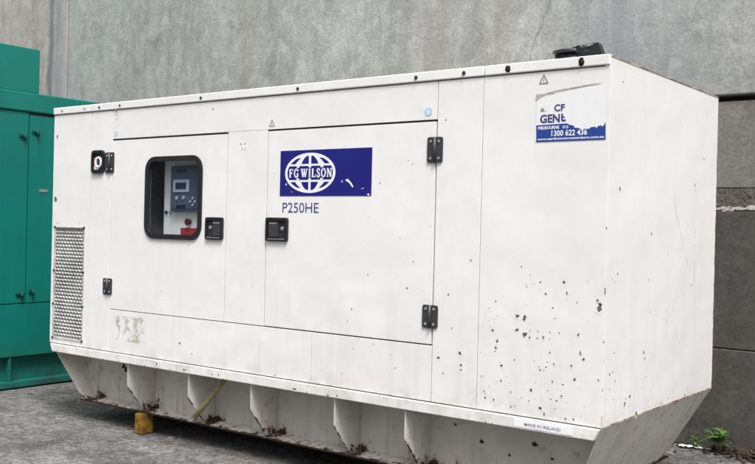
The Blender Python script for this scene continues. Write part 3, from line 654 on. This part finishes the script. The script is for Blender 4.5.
for s_ in (1, -1):
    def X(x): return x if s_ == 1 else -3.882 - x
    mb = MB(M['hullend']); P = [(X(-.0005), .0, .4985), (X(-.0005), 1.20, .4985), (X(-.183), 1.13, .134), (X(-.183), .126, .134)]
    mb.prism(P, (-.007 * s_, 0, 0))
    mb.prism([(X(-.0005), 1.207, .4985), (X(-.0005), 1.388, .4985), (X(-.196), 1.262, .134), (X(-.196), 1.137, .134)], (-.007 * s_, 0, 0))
    mb.prism([(X(-.0005), 1.198, .4985), (X(-.0005), 1.209, .4985), (X(-.188), 1.139, .134), (X(-.188), 1.128, .134)], (-.010 * s_, 0, 0), M['rust'])
    if s_ == 1:
        rn = random.Random(21)
        for _ in range(70):        # chips on the sloping end plate
            u, v = rn.random(), rn.random(); r = rn.uniform(.0012, .0042); x = -.0005 - .1825 * v + .0012; z = .4985 - .3645 * v; y = .03 + .10 * v + u * (1.13 - .1 * v); pts = []
            for i in range(7):
                t = 2 * math.pi * i / 7; q = r * rn.uniform(.6, 1.4); dz_ = q * math.sin(t); pts.append((x + dz_ * .5007, y + q * math.cos(t), z + dz_))
            f = mb.poly(pts, M['chip']); f.normal_update()
            if f.normal.x < 0: f.normal_flip()
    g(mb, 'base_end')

# ---- exhaust outlet on the roof
mb = MB(M['black']); mb.cyl((-.285, .235, 2.036), (-.285, .235, 2.108), .082, .080, 28); mb.cyl((-.285, .235, 2.108), (-.285, .235, 2.122), .093, .090, 28, mat=M['black'])
mb.box(-.262, -.150, .17, .30, 2.037, 2.118, M['black'], bev=.014)
mb.cyl((-.262, .19, 2.116), (-.165, .20, 2.134), .018, .014, 14, mat=M['black']); mb.cyl((-.225, .16, 2.118), (-.225, .27, 2.128), .016, n=12, mat=M['black'])
mb.prism([(-.185, .165, 2.040), (-.095, .165, 2.040), (-.138, .165, 2.142), (-.168, .165, 2.128)], (0, .045, 0), M['black'], bev=.003)
g(mb, 'exhaust_outlet')

# ------------------------------------------------------------------ things under and against the generator
def beam(x, label):
    o = MB(M['timber']).box(x - .034, x + .036, .082, .175, 0.002, .127, bev=.007).build('timber_block', None, (x, .13, 0)); tag(o, label, 'timber block', 'yellow timber blocks carrying the generator')
beam(-3.075, 'small yellow painted timber block wedged under the base near its far left end'); beam(-.62, 'timber block hidden under the near right end of the generator')
mb = MB(M['pole']); mb.cyl((-2.522, .045, .187), (-2.335, .13, .446), .0155, .0145, 12)
tag(mb.build('wooden_stick', None, (-2.522, .045, .187)), 'pale weathered stick leaning diagonally under the white flange between two gussets', 'stick')

# ------------------------------------------------------------------ green machine on the left
QR = (-6.7, .5, 0); Q = thing('container_generator', QR, 'dark green steel enclosed machine standing behind the white generator at the left edge', 'generator')
def q_(mb, name, parent=None): return mb.build(name, parent or Q, QR)
GN = M['green']; y0, y1 = -.62, 1.55
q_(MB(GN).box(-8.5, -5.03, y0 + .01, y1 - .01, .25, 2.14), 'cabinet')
q_(MB(GN).box(-8.52, -4.985, y0, y1, 2.143, 2.292, bev=.010), 'roof_hood')
q_(MB(GN).box(-7.4, -5.0, y0 + .05, .597, 2.292, 2.637, bev=.006), 'air_duct')
def qdoor(a, b_, z1, lab=None):
    d = q_(MB(GN).box(-5.028, -5.0, a, b_, .662, z1, bev=.003), 'end_door')
    return d
dA = qdoor(y0 + .01, .512, 2.139); dB = qdoor(.520, y1 - .01, 2.122)
def qlatch(d, y, z, w_, h):
    mb = MB(M['darkgreen']); mb.box(-4.999, -4.985, y - w_ / 2, y + w_ / 2, z - h / 2, z + h / 2, M['darkgreen'], bev=.003); mb.cyl((-4.982, y + w_ * .2, z - .035), (-4.982, y + w_ * .2, z + .01), .009, n=10, mat=M['darkgreen']); q_(mb, 'latch', d)
qlatch(dA, .462, 1.955, .065, .020); qlatch(dB, .570, 1.995, .065, .020); qlatch(dA, .462, .735, .065, .022); qlatch(dB, .56, .755, .04, .026)
q_(MB(M['steel']).box(-4.9995, -4.997, .612, .690, 1.528, 1.550), 'tag_plate', dB)
q_(MB(M['gap']).box(-5.02, -5.003, .50, y1 - .02, 2.1215, 2.1425), 'door_gap')
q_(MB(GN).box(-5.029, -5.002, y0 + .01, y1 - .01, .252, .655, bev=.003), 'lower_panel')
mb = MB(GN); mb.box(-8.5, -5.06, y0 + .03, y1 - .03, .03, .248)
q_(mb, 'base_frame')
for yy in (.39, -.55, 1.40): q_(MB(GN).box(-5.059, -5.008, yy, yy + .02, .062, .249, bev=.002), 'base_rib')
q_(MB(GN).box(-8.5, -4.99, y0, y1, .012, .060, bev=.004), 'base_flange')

# ------------------------------------------------------------------ weeds, leaf litter, paper scraps, pebbles
def leaf(mb, p, az, el, L, w_, droop, mat):
    p = Vector(p); n = 5; Lp, Rp = [], []; d = Vector((math.cos(az) * math.cos(el), math.sin(az) * math.cos(el), math.sin(el))); side = Vector((-math.sin(az), math.cos(az), 0))
    for i in range(n + 1):
        t = i / n; c = p + d * (L * t) + Vector((0, 0, -droop * L * t * t)); ww = w_ * math.sin(math.pi * min(1, .12 + t * .88)) * .5
        Lp.append(mb.bm.verts.new(c + side * ww)); Rp.append(mb.bm.verts.new(c - side * ww + Vector((0, 0, .002))))
    for i in range(n):
        f = mb.bm.faces.new([Lp[i], Lp[i + 1], Rp[i + 1], Rp[i]]); f.material_index = mb.slot(mat); f.smooth = True
def weed(x, y, h, n, label, seed):
    rn = random.Random(seed); t = thing('weed', (x, y, 0), label, 'weed', 'weeds at the foot of the wall'); fo = MB(M['leaf']); st = MB(M['stem'])
    for s_ in range(max(2, n // 7)):
        a = rn.uniform(0, 6.28); tip = Vector((x + math.cos(a) * h * .3, y + math.sin(a) * h * .2, h * rn.uniform(.6, 1))); st.cyl((x, y, 0), tip, .003, .0015, 6)
        for k_ in range(n // max(2, n // 7)):
            f = rn.uniform(.35, 1); leaf(fo, Vector((x, y, 0)).lerp(tip, f), rn.uniform(0, 6.28), rn.uniform(0, .9), h * rn.uniform(.30, .60), h * rn.uniform(.11, .20), rn.uniform(.1, .6), M['leaf'])
    fo.build('foliage', t, (x, y, 0)); st.build('stem', t, (x, y, 0))
weed(-.165, 2.10, .17, 46, 'bright green leafy weed growing at the foot of the dark wall', 3)
weed(-.315, 2.15, .10, 16, 'small dark weed just left of the bright leafy one', 5)
weed(.09, 2.12, .12, 18, 'low scruffy weed in the dead leaves at the right edge', 8)
mb = MB(M['litter_leaf']); rn = random.Random(4)
for i in range(520):
    x = rn.gauss(.12, .15) if i % 5 else rn.uniform(-.6, .5); y = 2.205 - abs(rn.gauss(0, .09)); hh = max(0, .085 - abs(x - .12) * .35 - (2.2 - y) * .35)
    leaf(mb, (x, y, .004 + rn.random() * hh), rn.uniform(0, 6.28), rn.uniform(-.2, .7), rn.uniform(.025, .06), rn.uniform(.012, .028), rn.uniform(0, .6), M['litter_leaf'])
for i in range(60):
    x = rn.gauss(.13, .13); y = 2.2 - abs(rn.gauss(0, .07)); r = rn.uniform(.008, .03); mb.box(x - r, x + r, y - r, y + r, 0, r * 1.3, M['litter_leaf'], bev=r * .4)
o = tag(mb.build('leaf_litter', None, (.1, 2.15, 0)), 'heap of dead brown leaves and soil against the wall foot', 'leaf litter'); kind(o, 'stuff')
for x, y, a, L, lab in ((-.375, 2.125, .15, .085, 'long white paper scrap lying by the wall behind the generator'), (-.305, 2.135, .5, .045, 'smaller crumpled white paper scrap nearer the weed')):
    mb = MB(M['paper']); rn = random.Random(int(L * 1000)); b = bmesh.new(); bmesh.ops.create_grid(b, x_segments=6, y_segments=4, size=.5)
    for v in b.verts: v.co = Vector((v.co.x * L, v.co.y * L * .5, .008 + rn.uniform(0, .012)))
    mb.merge(b, M['paper'], Matrix.Translation((x, y, 0)) @ Matrix.Rotation(a, 4, 'Z')); tag(mb.build('paper_scrap', None, (x, y, 0)), lab, 'litter', 'white paper scraps on the ground')
mb = MB(M['stone']); rn = random.Random(9)
for i in range(1500):
    x = rn.uniform(-6, 1.5); y = rn.uniform(-1.6, 2.15); r = rn.uniform(.0015, .0055) * (1.7 if rn.random() < .06 else 1)
    b = bmesh.new(); bmesh.ops.create_icosphere(b, subdivisions=1, radius=r)
    for v in b.verts: v.co = Vector((v.co.x * rn.uniform(.8, 1.3), v.co.y * rn.uniform(.8, 1.3), v.co.z * .6 + r * .3))
    mb.merge(b, M['stone'], Matrix.Translation((x, y, 0)))
kind(tag(mb.build('gravel', None, (0, 0, 0)), 'loose grit scattered over the grey yard ground', 'gravel'), 'stuff')
